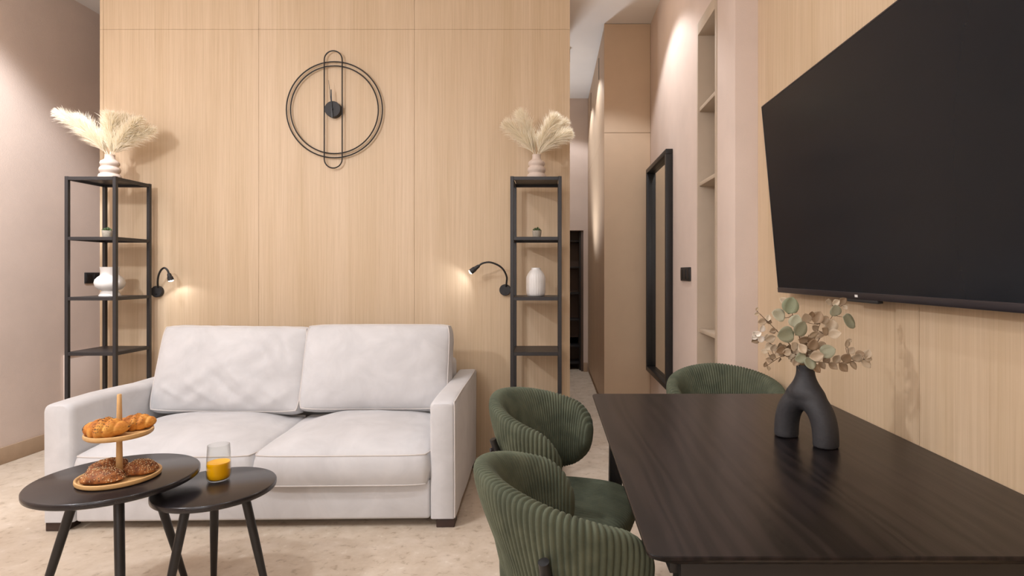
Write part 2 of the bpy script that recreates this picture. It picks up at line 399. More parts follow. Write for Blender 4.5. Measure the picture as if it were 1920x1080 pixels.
# ---------------------------------------------------------------- sofa
def cushion(sx, sy, sz, crown, edge=.8, nu=40, nv=30, wr=0, seed=0, corner=.05, side=.012, sag=0, fold=None, freq=1):
    """pillow with flat boxed sides: half sizes sx, sy; thickness sz at the edge, crown above"""
    bm = bmesh.new(); V = {}
    def P(u, v):
        cu = 1-corner*abs(v)**8; cv = 1-corner*abs(u)**8
        return sx*u*cu, sy*v*cv
    def bul(u, v): return ((1-abs(u)**2.6)*(1-abs(v)**2.6))**edge
    def wob(x, y, s):
        n = noise.noise(Vector((x*5*freq+seed, y*5*freq, s*3.1)))*.55+noise.noise(Vector((x*3*freq+y*7+seed, (y*11-x*9)*freq, s)))*.8
        return n*wr
    for s in (1, -1):
        for i in range(nu+1):
            for j in range(nv+1):
                u, v = -1+2*i/nu, -1+2*j/nv
                u, v = math.sin(u*PI/2)*.35+u*.65, math.sin(v*PI/2)*.35+v*.65
                x, y = P(u, v); b = bul(u, v)
                z = s*(sz/2+crown*b*(1 if s > 0 else .25))
                if s > 0:
                    e = min(1, (1-max(abs(u), abs(v)))*6)
                    z += wob(x, y, s)*e - sag*(1-abs(v))*(abs(u)**4)
                    if fold: z += fold(u, v)*e
                V[s, i, j] = bm.verts.new((x, y, z))
    for i in range(nu):
        for j in range(nv):
            bm.faces.new([V[1, i, j], V[1, i+1, j], V[1, i+1, j+1], V[1, i, j+1]])
            bm.faces.new([V[-1, i, j], V[-1, i, j+1], V[-1, i+1, j+1], V[-1, i+1, j]])
    ring = [(i, 0) for i in range(nu)]+[(nu, j) for j in range(nv)]+[(nu-i, nv) for i in range(nu)]+[(0, nv-j) for j in range(nv)]
    loop = [V[1, i, j].co.copy() for i, j in ring]; lowl = [V[-1, i, j].co.copy() for i, j in ring]
    K = 5; prev = [V[1, i, j] for i, j in ring]
    for q in range(1, K+1):
        if q == K: cur = [V[-1, i, j] for i, j in ring]
        else:
            cur = []
            for m, (a, b) in enumerate(zip(loop, lowl)):
                t = q/K; p = a.lerp(b, t); o = Vector((p.x/sx, p.y/sy, 0))
                o = Vector((o.x if abs(o.x) > .95 else 0, o.y if abs(o.y) > .95 else 0, 0))
                if o.length: o.normalize()
                p += o*(side*math.sin(PI*t)+.35*wr*noise.noise(Vector((p.x*16+seed, p.y*16, p.z*4)))*math.sin(PI*t)); cur.append(bm.verts.new(p))
        for m in range(len(ring)):
            m2 = (m+1) % len(ring); bm.faces.new((prev[m], cur[m], cur[m2], prev[m2]))
        prev = cur
    return bm, loop, lowl
sofa = tag(empty('sofa', W(0, 0, 1) * 0 + Vector((-1.377, 2.63, 0)), math.radians(1.3)), 'two-seater ivory velvet sofa with piped cushions against the wood wall', 'sofa')
boxo('base', (-.815, .815, .012, .9, .04, .222), M['sofa'], sofa, .014, 3)
bk = boxo('back_frame', (-.815, .815, .77, .925, .04, .67), M['sofa'], sofa, .03, 4)
def sofa_arm(s):
    x0, x1 = (.818, .935) if s > 0 else (-.955, -.822)
    bm = bmesh.new(); n = 16
    sect = []
    r = .022 if s > 0 else .034
    # rounded rectangle in x,z; swept along y with a gently dropping front
    pts = [(x0, .042), (x1, .042)]
    for cx_, a0 in ((x1-r, 0), (x0+r, PI/2)):
        for q in range(6): a = a0+q/5*PI/2; pts.append((cx_+r*math.cos(a), .588-r+r*math.sin(a)))
    ylist = [0, .004, .015, .04, .12, .25, .4, .55, .7, .85, .92, .936, .94]
    rings = []
    for y in ylist:
        ins = .012*(1-min(1, y/.02))**2 if y < .02 else (.01 if y > .935 else 0)
        rg = []
        for (x, z) in pts:
            cxm = (x0+x1)/2; xx = cxm+(x-cxm)*(1-ins/.06); zz = z-(ins*.6 if z > .3 else -ins*.3)
            zz += (.006*math.sin(y*7)+.004*noise.noise(Vector((x*9, y*6, z*5)))) * (1 if z > .3 else 0)
            xx += .005*noise.noise(Vector((x*3, y*7, z*6)))
            rg.append(bm.verts.new((xx, y, zz)))
        rings.append(rg)
    m = len(pts)
    for a, b in zip(rings, rings[1:]):
        for q in range(m): bm.faces.new((a[q], a[(q+1) % m], b[(q+1) % m], b[q]))
    bm.faces.new(rings[0]); bm.faces.new(list(reversed(rings[-1])))
    arm = finish('arm', bm, M['sofa'], sofa, angle=50)
    pp = bmesh.new(); xo = x1 if s > 0 else x0; xo -= s*.003
    if s > 0:
        tube(pp, spline([(xo, .006, .05), (xo+.001, .005, .2), (xo, .005, .4), (xo-.001, .007, .556), (xo-.004, .016, .583), (xo-.003, .06, .586), (xo-.002, .3, .59), (xo-.002, .6, .585), (xo-.003, .92, .584)], 6), .0032, 6)
        finish('piping', pp, M['piping'], arm)
sofa_arm(1); sofa_arm(-1)
for sx in (-1, 1):
    for y0 in (.012, .82):
        x0, x1 = (.845, .93) if sx > 0 else (-.95, -.855)
        boxo('foot', (x0, x1, y0, y0+.085, 0, .048), M['darkwood'], sofa, .003)
def seam(loop, r=.0035, parent=None, sel=None):
    p = [q for q in loop if sel is None or sel(q)]
    b = bmesh.new(); tube(b, p, r, 6, closed=sel is None); return finish('piping', b, M['piping'], parent)
for i, cx_ in enumerate((-.402, .408)):
    def foldf(u, v, i=i):
        return -.02*math.exp(-((u*(1 if i == 0 else -1)-.82)/.22)**2)*(1+v)*.5
    bm, lp, ll = cushion(.407, .335, .14, .075, .62, 46, 36, .007, 3+i*9, .045, .016, .012, foldf)
    sc = finish('seat_cushion', bm, M['sofa'], sofa, angle=50)
    sc.location = (cx_, .315, .222+.07); sc.rotation_euler = (math.radians(2.0), 0, 0)
    seam(lp, .0034, sc); seam(ll, .003, sc)
for i, cx_ in enumerate((-.405, .408)):
    def foldb(u, v, i=i):
        if i == 1: return .002*math.sin(u*9+v*3)
        f = 0
        for (u0, v0, L, wd_, ang, amp) in ((.25, -.35, .55, .06, 2.1, .012), (.1, -.5, .5, .05, 2.2, -.012), (.55, .3, .4, .05, 2.0, .011), (-.25, -.6, .35, .05, 2.3, .010), (.42, -.15, .5, .055, 2.0, -.011), (-.65, -.6, .3, .05, 2.4, .009), (.75, .45, .35, .05, 1.8, -.010), (.6, -.55, .35, .05, 2.2, .010)):
            dx, dy = u-u0, v-v0
            a = dx*math.cos(ang)+dy*math.sin(ang); b = -dx*math.sin(ang)+dy*math.cos(ang)
            f += amp*math.exp(-(a/L)**2-(b/wd_)**2)
        return f
    bm, lp, ll = cushion(.406, .235, .12, .085, .7, 60, 44, .012 if i == 0 else .005, 20+i*7, .03, .016, 0, foldb, 1.2)
    bc = finish('back_cushion', bm, M['sofa'], sofa, angle=50)
    # local y up the cushion, local z out of its face
    bc.rotation_euler = (math.radians(90-16), 0, 0)
    bc.rotation_euler.rotate_axis('Z', math.radians(0 if i else -.8))
    bc.location = (cx_, .625, .642+(.008 if i else 0))
    seam(lp, .0036, bc); seam(ll, .0032, bc)

# ---------------------------------------------------------------- racks
def rack(x0, label):
    wd_, dp = .30, .30; y0 = 3.31; p = .02
    e = tag(empty('metal_rack', (x0, y0, 0)), label, 'rack', 'black metal racks beside the sofa')
    for a in (0, wd_-p):
        for b in (0, dp-p):
            boxo('leg', (a, a+p, b, b+p, 0, 1.757), M['rack'], e, .0015, 1)
    for z in (1.755, 1.404, 1.052, .73, .38, .06):
        sh = boxo('shelf', (p, wd_-p, p*.4, dp-p*.4, z-.006, z), M['rack'], e, .001, 1)
        for (a0, a1, b0, b1) in ((p, wd_-p, 0, p*.8), (p, wd_-p, dp-p*.8, dp), (0.002, p*.8, p, dp-p), (wd_-p*.8, wd_-.002, p, dp-p)):
            boxo('rail', (a0, a1, b0, b1, z-.02, z-.0005), M['rack'], sh, .001, 1)
    return e
RL, RR = -2.83, -.231
rack(RL, 'square black metal rack in the corner by the mauve wall')
rack(RR, 'square black metal rack at the corridor edge of the wood wall')
RZ = 1.755
lc, rc = (RL+.15, 3.46), (RR+.15, 3.46)

def ring_vase(x, y, label):
    prof = [(0, .002), (.05, 0), (.057, .006), (.06, .020), (.056, .034), (.046, .042), (.046, .045), (.053, .052), (.0555, .064), (.052, .076), (.043, .084), (.043, .087), (.049, .093), (.051, .104), (.047, .115), (.034, .124), (.027, .130), (.0255, .150), (.0275, .156), (.024, .156), (.022, .13), (.022, .10), (0, .098)]
    o = finish('ringed_vase', lathe(bmesh.new(), prof, 48), M['sand'], angle=60); o.location = (x, y, RZ+.0005)
    return tag(o, label, 'vase', 'ringed sand vases on the racks')
ring_vase(*lc, 'sand ceramic vase of stacked rings on the left corner rack')
ring_vase(*rc, 'sand ceramic vase of stacked rings on the rack by the corridor')

def plume(base, tip, label, group, n=1500, seed=0, wide=1.0):
    rnd = random.Random(seed)
    base, tip = Vector(base), Vector(tip); L = (tip-base).length
    b0 = base+Vector((0, 0, -.05)); mid = base.lerp(tip, .45)+Vector((0, 0, .12*L))-Vector((tip.x-base.x, tip.y-base.y, 0))*.10
    path = [b0]+[base*(1-t)**2+mid*2*t*(1-t)+tip*t*t for t in [q/10 for q in range(11)]]
    e = tag(empty('pampas_plume', b0), label, 'pampas', group)
    loc = [p-b0 for p in path]
    finish('stem', tube(bmesh.new(), loc, [.0022]*6+[.0016]*3+[.001]*3, 6), M['pampas'], e)
    bm = bmesh.new()
    def at(s):
        f_ = 1+s*10; i = min(int(f_), 10); t = f_-i
        return loc[i].lerp(loc[i+1], t), (loc[i+1]-loc[i]).normalized()
    for q in range(n):
        s = rnd.uniform(.10, .99); p, T = at(s)
        a = rnd.uniform(0, 2*PI); up = Vector((0, 0, 1)) if abs(T.z) < .95 else Vector((1, 0, 0))
        N = T.cross(up).normalized(); B = T.cross(N); rad = N*math.cos(a)+B*math.sin(a)
        ln = wide*rnd.uniform(.055, .10)*(.55+.75*math.sin(PI*min(1, s*.8+.2))**.7)*(1.0 if s < .75 else 1-.45*(s-.75)/.25)
        ang = rnd.uniform(.22, .58)
        d1 = T*math.cos(ang)+rad*math.sin(ang); d2 = (T*math.cos(ang*1.5)+rad*math.sin(ang*1.5)+Vector((0, 0, -.22))).normalized()
        side = d1.cross(Vector((rnd.uniform(-1, 1), rnd.uniform(-1, 1), rnd.uniform(-1, 1)))).normalized()*.0013
        p1 = p+d1*ln*.5; p2 = p1+(d1*.6+d2*.4).normalized()*ln*.3; p3 = p2+d2*ln*.25
        vs = [bm.verts.new(x) for x in (p-side*.5, p+side*.5, p1-side, p1+side, p2-side*.7, p2+side*.7, p3)]
        bm.faces.new((vs[0], vs[1], vs[3], vs[2])); bm.faces.new((vs[2], vs[3], vs[5], vs[4])); bm.faces.new((vs[4], vs[5], vs[6]))
    fl = finish('plume_hair', bm, M['pampas'], e, smooth=False); fl['kind'] = 'stuff'
    return e
mouthL = Vector((lc[0], lc[1], RZ+.155)); mouthR = Vector((rc[0], rc[1], RZ+.155))
for i, (px, py, d, lb) in enumerate(((106, 210, 3.30, 'cream pampas plume reaching furthest left, in the left rack vase'),
        (143, 219, 3.50, 'shorter cream pampas plume behind the leftmost one'),
        (208, 216, 3.42, 'upright cream pampas plume in the left rack vase'),
        (238, 220, 3.50, 'cream pampas plume just right of the upright one, left rack vase'),
        (264, 224, 3.40, 'cream pampas plume second from the right, left rack vase'),
        (287, 243, 3.46, 'cream pampas plume leaning furthest right, left rack vase'))):
    plume(mouthL+Vector((.003*(i-2.5), .003*(i % 3-1), -.01)), W(px, py, d), lb, 'pampas in the left rack vase', 1500, 40+i)
for i, (px, py, d, lb) in enumerate(((948, 232, 3.42, 'cream pampas plume leaning furthest left, in the vase by the corridor'),
        (973, 212, 3.50, 'tall cream pampas plume second from left, vase by the corridor'),
        (1044, 219, 3.40, 'cream pampas plume pointing up to the right, vase by the corridor'),
        (1060, 229, 3.52, 'cream pampas plume second from right, vase by the corridor'),
        (1068, 249, 3.44, 'cream pampas plume leaning over the corridor edge'))):
    plume(mouthR+Vector((.003*(i-2), .003*(i % 3-1), -.01)), W(px, py, d), lb, 'pampas in the vase by the corridor', 1500, 60+i)

def succulent(x, y, label, seed):
    e = tag(empty('potted_succulent', (x, y, 1.4045)), label, 'plant', 'small potted succulents on the racks')
    finish('pot', lathe(bmesh.new(), [(0, 0), (.022, 0), (.024, .003), (.0285, .040), (.0285, .044), (.0255, .044), (.025, .036), (0, .036)], 28), M['pot'], e)
    finish('soil', lathe(bmesh.new(), [(0, .0365), (.0248, .0365), (.0248, .039), (0, .041)], 20), M['soil'], e)
    rnd = random.Random(seed)
    b = bmesh.new()
    tube(b, [(0, 0, 0), (.001, 0, .010), (.003, 0, .020), (.006, 0, .030)], [.003, .0055, .005, .0008], 7)
    lm = finish('leaf', b, M['succ'], e); lm.location = (0, 0, .038)
    for q in range(14):
        a = q*2.4; tl = .15+.75*(q/14)
        o = inst('leaf', lm.data, e, (.009*math.cos(a)*tl, .009*math.sin(a)*tl, .037), (0, tl, a), (1, 1, 1-.25*tl))
succulent(rc[0]+.002, 3.44, 'tiny succulent in a grey pot on the rack by the corridor', 1)
succulent(lc[0]+.0, 3.44, 'tiny succulent in a grey pot on the corner rack', 2)
bm = lathe(bmesh.new(), [(0, .002), (.046, 0), (.052, .004), (.056, .018), (.0575, .05), (.0575, .105), (.0555, .118), (.047, .137), (.034, .155), (.0275, .161), (.0265, .171), (.024, .172), (.022, .165), (.02, .12), (0, .11)], 144, rib=(24, .018))
o = finish('fluted_vase', bm, M['white'], angle=60); o.location = (rc[0]-.004, 3.45, 1.0525)
tag(o, 'white fluted ceramic bottle vase on the rack by the corridor', 'vase')
bm = lathe(bmesh.new(), [(0, .002), (.055, 0), (.056, .004), (.046, .022), (.040, .032), (.046, .036), (.062, .044), (.074, .060), (.0785, .080), (.074, .100), (.060, .116), (.050, .124), (.047, .132), (.0465, .15), (.050, .175), (.0475, .176), (.043, .15), (.04, .12), (0, .11)], 56)
o = finish('bulb_vase', bm, M['white'], angle=60); o.location = (lc[0]-.0, 3.46, 1.0525)
tag(o, 'white round-bellied ceramic vase with wide neck on the corner rack', 'vase')

# ---------------------------------------------------------------- wall lamps
def wall_lamp(base, path, head0, head1, label, power):
    B = Vector(base); e = tag(empty('reading_lamp', B), label, 'wall lamp', 'black gooseneck lamps on the wood wall')
    pl = finish('base_plate', tube(bmesh.new(), [(0, 0, 0), (0, -.004, 0), (0, -.022, 0), (0, -.026, 0)], [.036, .037, .037, .034], 36), M['matt'], e)
    finish('switch', tube(bmesh.new(), [(.002, -.025, -.016), (.002, -.031, -.016)], .006, 14), M['black'], pl)
    pts = spline([Vector(p)-B for p in path], 8)
    bm = bmesh.new(); tube(bm, pts, [.0055+.0008*(i % 2) for i in range(len(pts))], 10)
    finish('gooseneck', bm, M['black'], e)
    a, b = Vector(head0)-B, Vector(head1)-B; u = (b-a)
    hd = finish('lamp_head', tube(bmesh.new(), [a-u*.08, a, a+u*.12, a+u*.45, a+u*.5, b], [.007, .010, .0115, .0135, .0165, .0175], 20), M['matt'], e)
    finish('bulb', tube(bmesh.new(), [b-u*.02, b+u*.10, b+u*.16], [.0155, .013, .006], 16), M['bulb'], hd)
    spot('reading_spot', B+b+u*.2, B+b+u*1.2, power, 70, .5, .012)
WL = lambda x, y, off: W(x, y, DW-off)
c4 = lambda x, y, off: WL(860+x/5.14, 470+y/5.14, off)
wall_lamp(WL(947.5, 543.5, 0), [c4(457, 345, .024), c4(462, 300, .05), c4(462, 250, .07), c4(432, 185, .09), c4(380, 140, .10), c4(300, 112, .11), c4(230, 122, .11), c4(193, 147, .11)],
    c4(193, 147, .11), c4(118, 203, .10), 'black gooseneck reading lamp curving left, beside the corridor rack', 1.1)
c2 = lambda x, y, off: WL(100+x/3.857, 480+y/3.857, off)
wall_lamp(WL(297.5, 546.5, 0), [c2(757, 225, .026), c2(755, 190, .05), c2(760, 145, .07), c2(777, 105, .08), c2(802, 86, .09), c2(824, 101, .09), c2(836, 128, .09)],
    c2(836, 128, .09), c2(851, 177, .085), 'black gooseneck reading lamp bent downwards, beside the corner rack', 1.1)

# ---------------------------------------------------------------- clock
mm = (DW-.03)/F
ck = tag(empty('wall_clock', W(629.2, 207.4, DW)), 'black wire wall clock of two rings and a tall oval loop', 'clock')
def ring(r, y, rad=.0042, n=72): return tube(bmesh.new(), [(r*math.cos(a), y, r*math.sin(a)) for a in [q*2*PI/n for q in range(n)]], rad, 8, closed=True)
finish('outer_ring', ring(90.3*mm, -.02), M['black'], ck); finish('inner_ring', ring(82.5*mm, -.02), M['black'], ck)
hx, hz = 16.8*mm, 110*mm; pts = []
for q in range(17): a = q*PI/16; pts.append((hx*math.cos(a)-.005, -.027, hz-hx+hx*math.sin(a)))
for q in range(17): a = PI+q*PI/16; pts.append((hx*math.cos(a)-.005, -.027, -hz+hx+hx*math.sin(a)))
finish('oval_loop', tube(bmesh.new(), pts, .0042, 8, closed=True), M['black'], ck)
dial = finish('dial', tube(bmesh.new(), [(-.006, 0, 0), (-.006, -.036, 0), (-.006, -.038, 0)], [15*mm, 15*mm, 14.5*mm], 40), M['matt'], ck)
def hand(x1, z1, x0, z0, w0, w1, y):
    b = bmesh.new(); d = Vector((x1-x0, 0, z1-z0)).normalized(); n_ = Vector((d.z, 0, -d.x))
    f_ = [Vector((x0, y, z0))-n_*w0, Vector((x0, y, z0))+n_*w0, Vector((x1, y, z1))+n_*w1, Vector((x1, y, z1))-n_*w1]
    va = [b.verts.new(p) for p in f_]; vb = [b.verts.new(p+Vector((0, .0015, 0))) for p in f_]
    b.faces.new(va); b.faces.new(vb[::-1])
    for q in range(4): b.faces.new((va[q], vb[q], vb[(q+1) % 4], va[(q+1) % 4]))
    return b
finish('minute_hand', hand(-.006-6.3*mm, 53*mm, -.006+1.2*mm, -15*mm, .0022, .001, -.046), M['black'], ck)
finish('hour_hand', hand(-.006-2.0*mm, 36*mm, -.007, -17*mm, .0042, .0032, -.043), M['black'], ck)
finish('hub', tube(bmesh.new(), [(-.006, -.036, 0), (-.006, -.05, 0)], .004, 14), M['bezel'], ck)

# ---------------------------------------------------------------- television
xb, xt, tvd = .90, .833, .90*F/(1460-CX)
zb, zt = H-(548-CY)/F*tvd, H+(CY-200)/F*tvd
tlen = 1.235
tv = tag(empty('television', (xb, tvd-tlen/2, zb)), 'large black flat-screen television tilted down on the wood wall', 'television')
tilt = math.atan2(xb-xt, zt-zb); th = math.hypot(xb-xt, zt-zb)
tv.rotation_euler = (0, -tilt, 0)
hl = tlen/2
boxo('back_shell', (.008, .04, -hl+.01, hl-.01, .01, th-.01), M['matt'], tv, .008)
boxo('electronics_housing', (.04, .05, -hl*.6, hl*.6, .02, th*.5), M['matt'], tv, .008)
boxo('screen', (-.001, .008, -hl+.004, hl-.004, .020, th-.004), M['screen'], tv)
boxo('bezel_bottom', (-.004, .012, -hl, hl, 0, .020), M['bezel'], tv, .002)
boxo('bezel_top', (-.002, .012, -hl, hl, th-.005, th), M['bezel'], tv, .001)
for s in (-1, 1): boxo('bezel_side', (-.002, .012, s*hl-(.005 if s > 0 else 0), s*hl+(0 if s > 0 else .005), .02, th-.005), M['bezel'], tv, .001)
ir = boxo('sensor_bar', (-.003, .014, -.06+.0, .10, -.009, 0.001), M['matt'], tv, .002)
finish('logo_plate', box(bmesh.new(), -.0048, -.0035, .035, .05, .006, .013), M['white'], tv)
br = boxo('wall_bracket', (.048, .076, -.2, .2, th*.35, th*.75), M['matt'], tv, .003)

# ---------------------------------------------------------------- dining table
TX0, TX1, TY0, TY1, TZ = .155, .950, .889, 2.087, .75
tb = tag(empty('dining_table', ((TX0+TX1)/2, (TY0+TY1)/2, 0)), 'black stained wood dining table along the wall under the television', 'table')
hx, hy = (TX1-TX0)/2, (TY1-TY0)/2
def slab(hx, hy, r, prof):
    bm = bmesh.new(); rings = []
    for ins, z in prof:
        rg = []
        for (sx, sy, a0) in ((1, 1, 0), (-1, 1, PI/2), (-1, -1, PI), (1, -1, 1.5*PI)):
            for q in range(7):
                a = a0+q/6*PI/2; rr = r
                rg.append(bm.verts.new((sx*(hx-r-ins)+rr*math.cos(a), sy*(hy-r-ins)+rr*math.sin(a), z)))
        rings.append(rg)
    n = len(rings[0])
    for a, b in zip(rings, rings[1:]):
        for q in range(n): bm.faces.new((a[q], a[(q+1) % n], b[(q+1) % n], b[q]))
    bm.faces.new(rings[0]); bm.faces.new(rings[-1][::-1]); return bm
finish('table_top', slab(hx, hy, .022, [(.028, TZ-.026), (.002, TZ-.008), (0, TZ-.006), (0, TZ-.0015), (.0015, TZ)]), M['ash'], tb)
for (a, b, c, d) in ((-hx+.06, hx-.06, -hy+.045, -hy+.065), (-hx+.06, hx-.06, hy-.065, hy-.045), (-hx+.045, -hx+.065, -hy+.06, hy-.06), (hx-.065, hx-.045, -hy+.06, hy-.06)):
    boxo('apron', (a, b, c, d, TZ-.058, TZ-.025), M['black'], tb, .002)
for sx in (-1, 1):
    for sy in (-1, 1):
        b = bmesh.new(); x, y = sx*(hx-.085), sy*(hy-.075)
        for (z, k_, w_) in ((TZ-.026, 0, .026), (0, .02, .016)):
            for (i, j) in ((-1, -1), (1, -1), (1, 1), (-1, 1)): b.verts.new((x+sx*k_+i*w_, y+sy*k_+j*w_, z))
        b.verts.ensure_lookup_table(); v = b.verts
        b.faces.new(v[0:4]); b.faces.new(v[4:8])
        for q in range(4): b.faces.new((v[q], v[(q+1) % 4], v[4+(q+1) % 4], v[4+q]))
        bmesh.ops.bevel(b, geom=b.edges[:], offset=.003, segments=2, affect='EDGES')
        finish('leg', b, M['black'], tb)

# ---------------------------------------------------------------- green chairs
def chair_meshes():
    A, B, PM = .185, .222, math.radians(120)
    # arc-length table of the plan curve
    N0 = 600; P = []
    for i in range(N0+1):
        a = -PM+2*PM*i/N0; P.append(Vector((-A*math.cos(a), B*math.sin(a), 0)))
    S_ = [0]
    for a, b in zip(P, P[1:]): S_.append(S_[-1]+(b-a).length)
    tot = S_[-1]; half = tot/2
    ribs = int(tot/.0122); cols = ribs*6; K = 40
    bm = bmesh.new(); rings = []; j = 0
    re = .085
    for c in range(cols+1):
        s = tot*c/cols
        while j < N0-1 and S_[j+1] < s: j += 1
        t = (s-S_[j])/(S_[j+1]-S_[j]); p = P[j].lerp(P[j+1], t); T = (P[j+1]-P[j]).normalized(); nrm = Vector((T.y, -T.x, 0))
        q = abs(s-half)/half
        top = .80-.095*q**1.7; bot = .47+.075*q**1.3
        mid, hh = (top+bot)/2, (top+bot)/2-bot
        over = abs(s-half)-(half-re)
        k_ = math.sqrt(max(0.0, 1-(over/re)**2)) if over > 0 else 1
        hh *= max(k_, .03); tk = .027*max(min(1, k_*1.3), .12)
        rib = .0062*abs(math.sin(PI*s/tot*ribs))**.5
        rg = []
        for m in range(K):
            a = 2*PI*m/K; ca, sa = math.cos(a), math.sin(a)
            nn = math.copysign(abs(ca)**.62, ca); zz = math.copysign(abs(sa)**.55, sa)
            z = mid+hh*zz+rib*sa
            off = tk*nn+rib*ca
            off -= max(z-.80, -.2)*(.40-.26*q)               # lean outwards, most at the back
            rg.append(bm.verts.new(p+nrm*off+Vector((0, 0, z))))
        rings.append(rg)
    for a, b in zip(rings, rings[1:]):
        for m in range(K): bm.faces.new((a[m], a[(m+1) % K], b[(m+1) % K], b[m]))
    bm.faces.new(rings[0]); bm.faces.new(rings[-1][::-1])
    back = bm
    bm = bmesh.new(); rings = []; ya = .212; xa = .19
    ribs = int(2*ya/.0122); cols = ribs*6; K = 44
    for c in range(cols+1):
        y = -ya+2*ya*c/cols; f_ = (1-min(1, abs(y/ya))**3.2)**(1/2.6)
        f_ = max(f_, .05); rib = .0046*abs(math.sin(PI*c/6))**.55
        hz = .042*(max(f_, .25))**.5; rg = []
        for m in range(K):
            a = 2*PI*m/K; ca, sa = math.cos(a), math.sin(a)
            xx = math.copysign(abs(ca)**.5, ca); zz = math.copysign(abs(sa)**.55, sa)
            x = .065+xa*f_*xx+rib*ca
            z = .435+hz*zz+rib*sa+(.012*(1-(y/ya)**2)*(1-(xx*.9)**2) if sa > 0 else 0)
            rg.append(bm.verts.new((x, y, z)))
        rings.append(rg)
    for a, b in zip(rings, rings[1:]):
        for m in range(K): bm.faces.new((a[m], a[(m+1) % K], b[(m+1) % K], b[m]))
    bm.faces.new(rings[0]); bm.faces.new(rings[-1][::-1])
    return back, bm, A, B
bb, sb, cA, cB = chair_meshes()
ch = empty('dining_chair')
finish('backrest', bb, M['cord'], ch, angle=180); finish('seat', sb, M['cord'], ch, angle=180)
for s in (-1, 1):
    a = math.radians(52)*s; base = Vector((-cA*math.cos(a), cB*math.sin(a), 0)); n_ = Vector((-math.cos(a)*cB, math.sin(a)*cA, 0)).normalized()
    p = lambda z, off: base+n_*off+Vector((0, 0, z))
    lg = finish('leg', tube(bmesh.new(), spline([p(.70, .022), p(.67, .012), p(.57, -.022), p(.42, -.045), p(.2, -.01), p(0, .03)], 5), [.010]*5+[.0115]*11+[.010]*6+[.009]*4, 12), M['black'], ch)
    cap = finish('screw_cap', tube(bmesh.new(), [p(.668, .022), p(.668, .030)], .0065, 14), M['bezel'], lg)
    finish('leg', tube(bmesh.new(), spline([(.17, s*.155, .40), (.19, s*.175, .25), (.215, s*.20, 0)], 5), [.0125]*6+[.009]*5, 12), M['black'], ch)
    finish('seat_rail', tube(bmesh.new(), [(.17, s*.17, .394), p(.40, -.045)], .009, 8), M['black'], ch)
finish('cross_rail', tube(bmesh.new(), [(.17, -.17, .394), (.17, .17, .394)], .009, 8), M['black'], ch)
def copy_tree(o, parent=None):
    c = o.copy(); C.objects.link(c); c.parent = parent
    for k_ in list(o.children): copy_tree(k_, c)
    return c
CH = [(.045, 1.195, 20, 'green corduroy tub chair nearest the camera, left of the dining table'),
      (.012, 1.83, -18, 'green corduroy tub chair facing the table side, behind the nearest chair'),
      (.70, 2.26, -90, 'green corduroy tub chair at the far end of the dining table')]
for i, (x, y, r, lb) in enumerate(CH):
    o = ch if i == 0 else copy_tree(ch)
    o.location = (x, y, 0); o.rotation_euler = (0, 0, math.radians(r))
    tag(o, lb, 'chair', 'green corduroy dining chairs')

# ---------------------------------------------------------------- coffee tables
def coffee_table(x, y, zt, r, phi, rt, rb, label):
    e = tag(empty('coffee_table', (x, y, 0)), label, 'coffee table', 'round black nesting tables')
    finish('table_top', lathe(bmesh.new(), [(0, zt-.022), (r-.006, zt-.022), (r-.001, zt-.019), (r, zt-.015), (r, zt-.004), (r-.002, zt-.001), (r-.004, zt), (0, zt)], 96), M['coffee'], e)
    for q in range(3):
        a = phi+q*2*PI/3; ca, sa = math.cos(a), math.sin(a)
        P = lambda t: (ca*(rt+(rb-rt)*t), sa*(rt+(rb-rt)*t), (zt-.022)*(1-t))
        lg = finish('leg', tube(bmesh.new(), [P(0), P(.02), P(.5), P(.985), P(1)], [.015, .0155, .0145, .011, .010], 20), M['black'], e)
        finish('mount_plate', lathe(bmesh.new(), [(0, zt-.0275), (.03, zt-.0275), (.03, zt-.022), (0, zt-.022)], 20, (ca*rt, sa*rt, 0)), M['black'], lg)
    return e
BX, BY, BZ = -1.514, 1.985, .485
SX, SY, SZ = -1.218, 2.07, .42
coffee_table(BX, BY, BZ, .25, 1.2217, .117, .2515, 'larger and higher round black coffee table carrying the pastry stand')
coffee_table(SX, SY, SZ, .201, .0436, .10, .189, 'smaller and lower round black coffee table carrying the juice glass')

# tiered stand
EX, EY = -1.484, 1.958
st = tag(empty('tiered_stand', (EX, EY, BZ)), 'two-tier light wood pastry stand on the larger coffee table', 'serving stand')
def plate(r, z): return lathe(bmesh.new(), [(0, z), (r*.93, z), (r-.002, z+.004), (r, z+.009), (r-.001, z+.016), (r-.004, z+.0175), (r-.0075, z+.016), (r-.011, z+.010), (r-.014, z+.0088), (0, z+.0088)], 64)
finish('lower_plate', plate(.123, .001), M['oak'], st); finish('upper_plate', plate(.0995, .149), M['oak'], st)
finish('post', tube(bmesh.new(), [(0, 0, .009), (0, 0, .15)], [.0105, .0085], 18), M['oak'], st)
finish('handle', tube(bmesh.new(), [(0, 0, .157), (0, 0, .24), (0, 0, .288), (0, 0, .291)], [.009, .0078, .0068, .0055], 18), M['oak'], st)

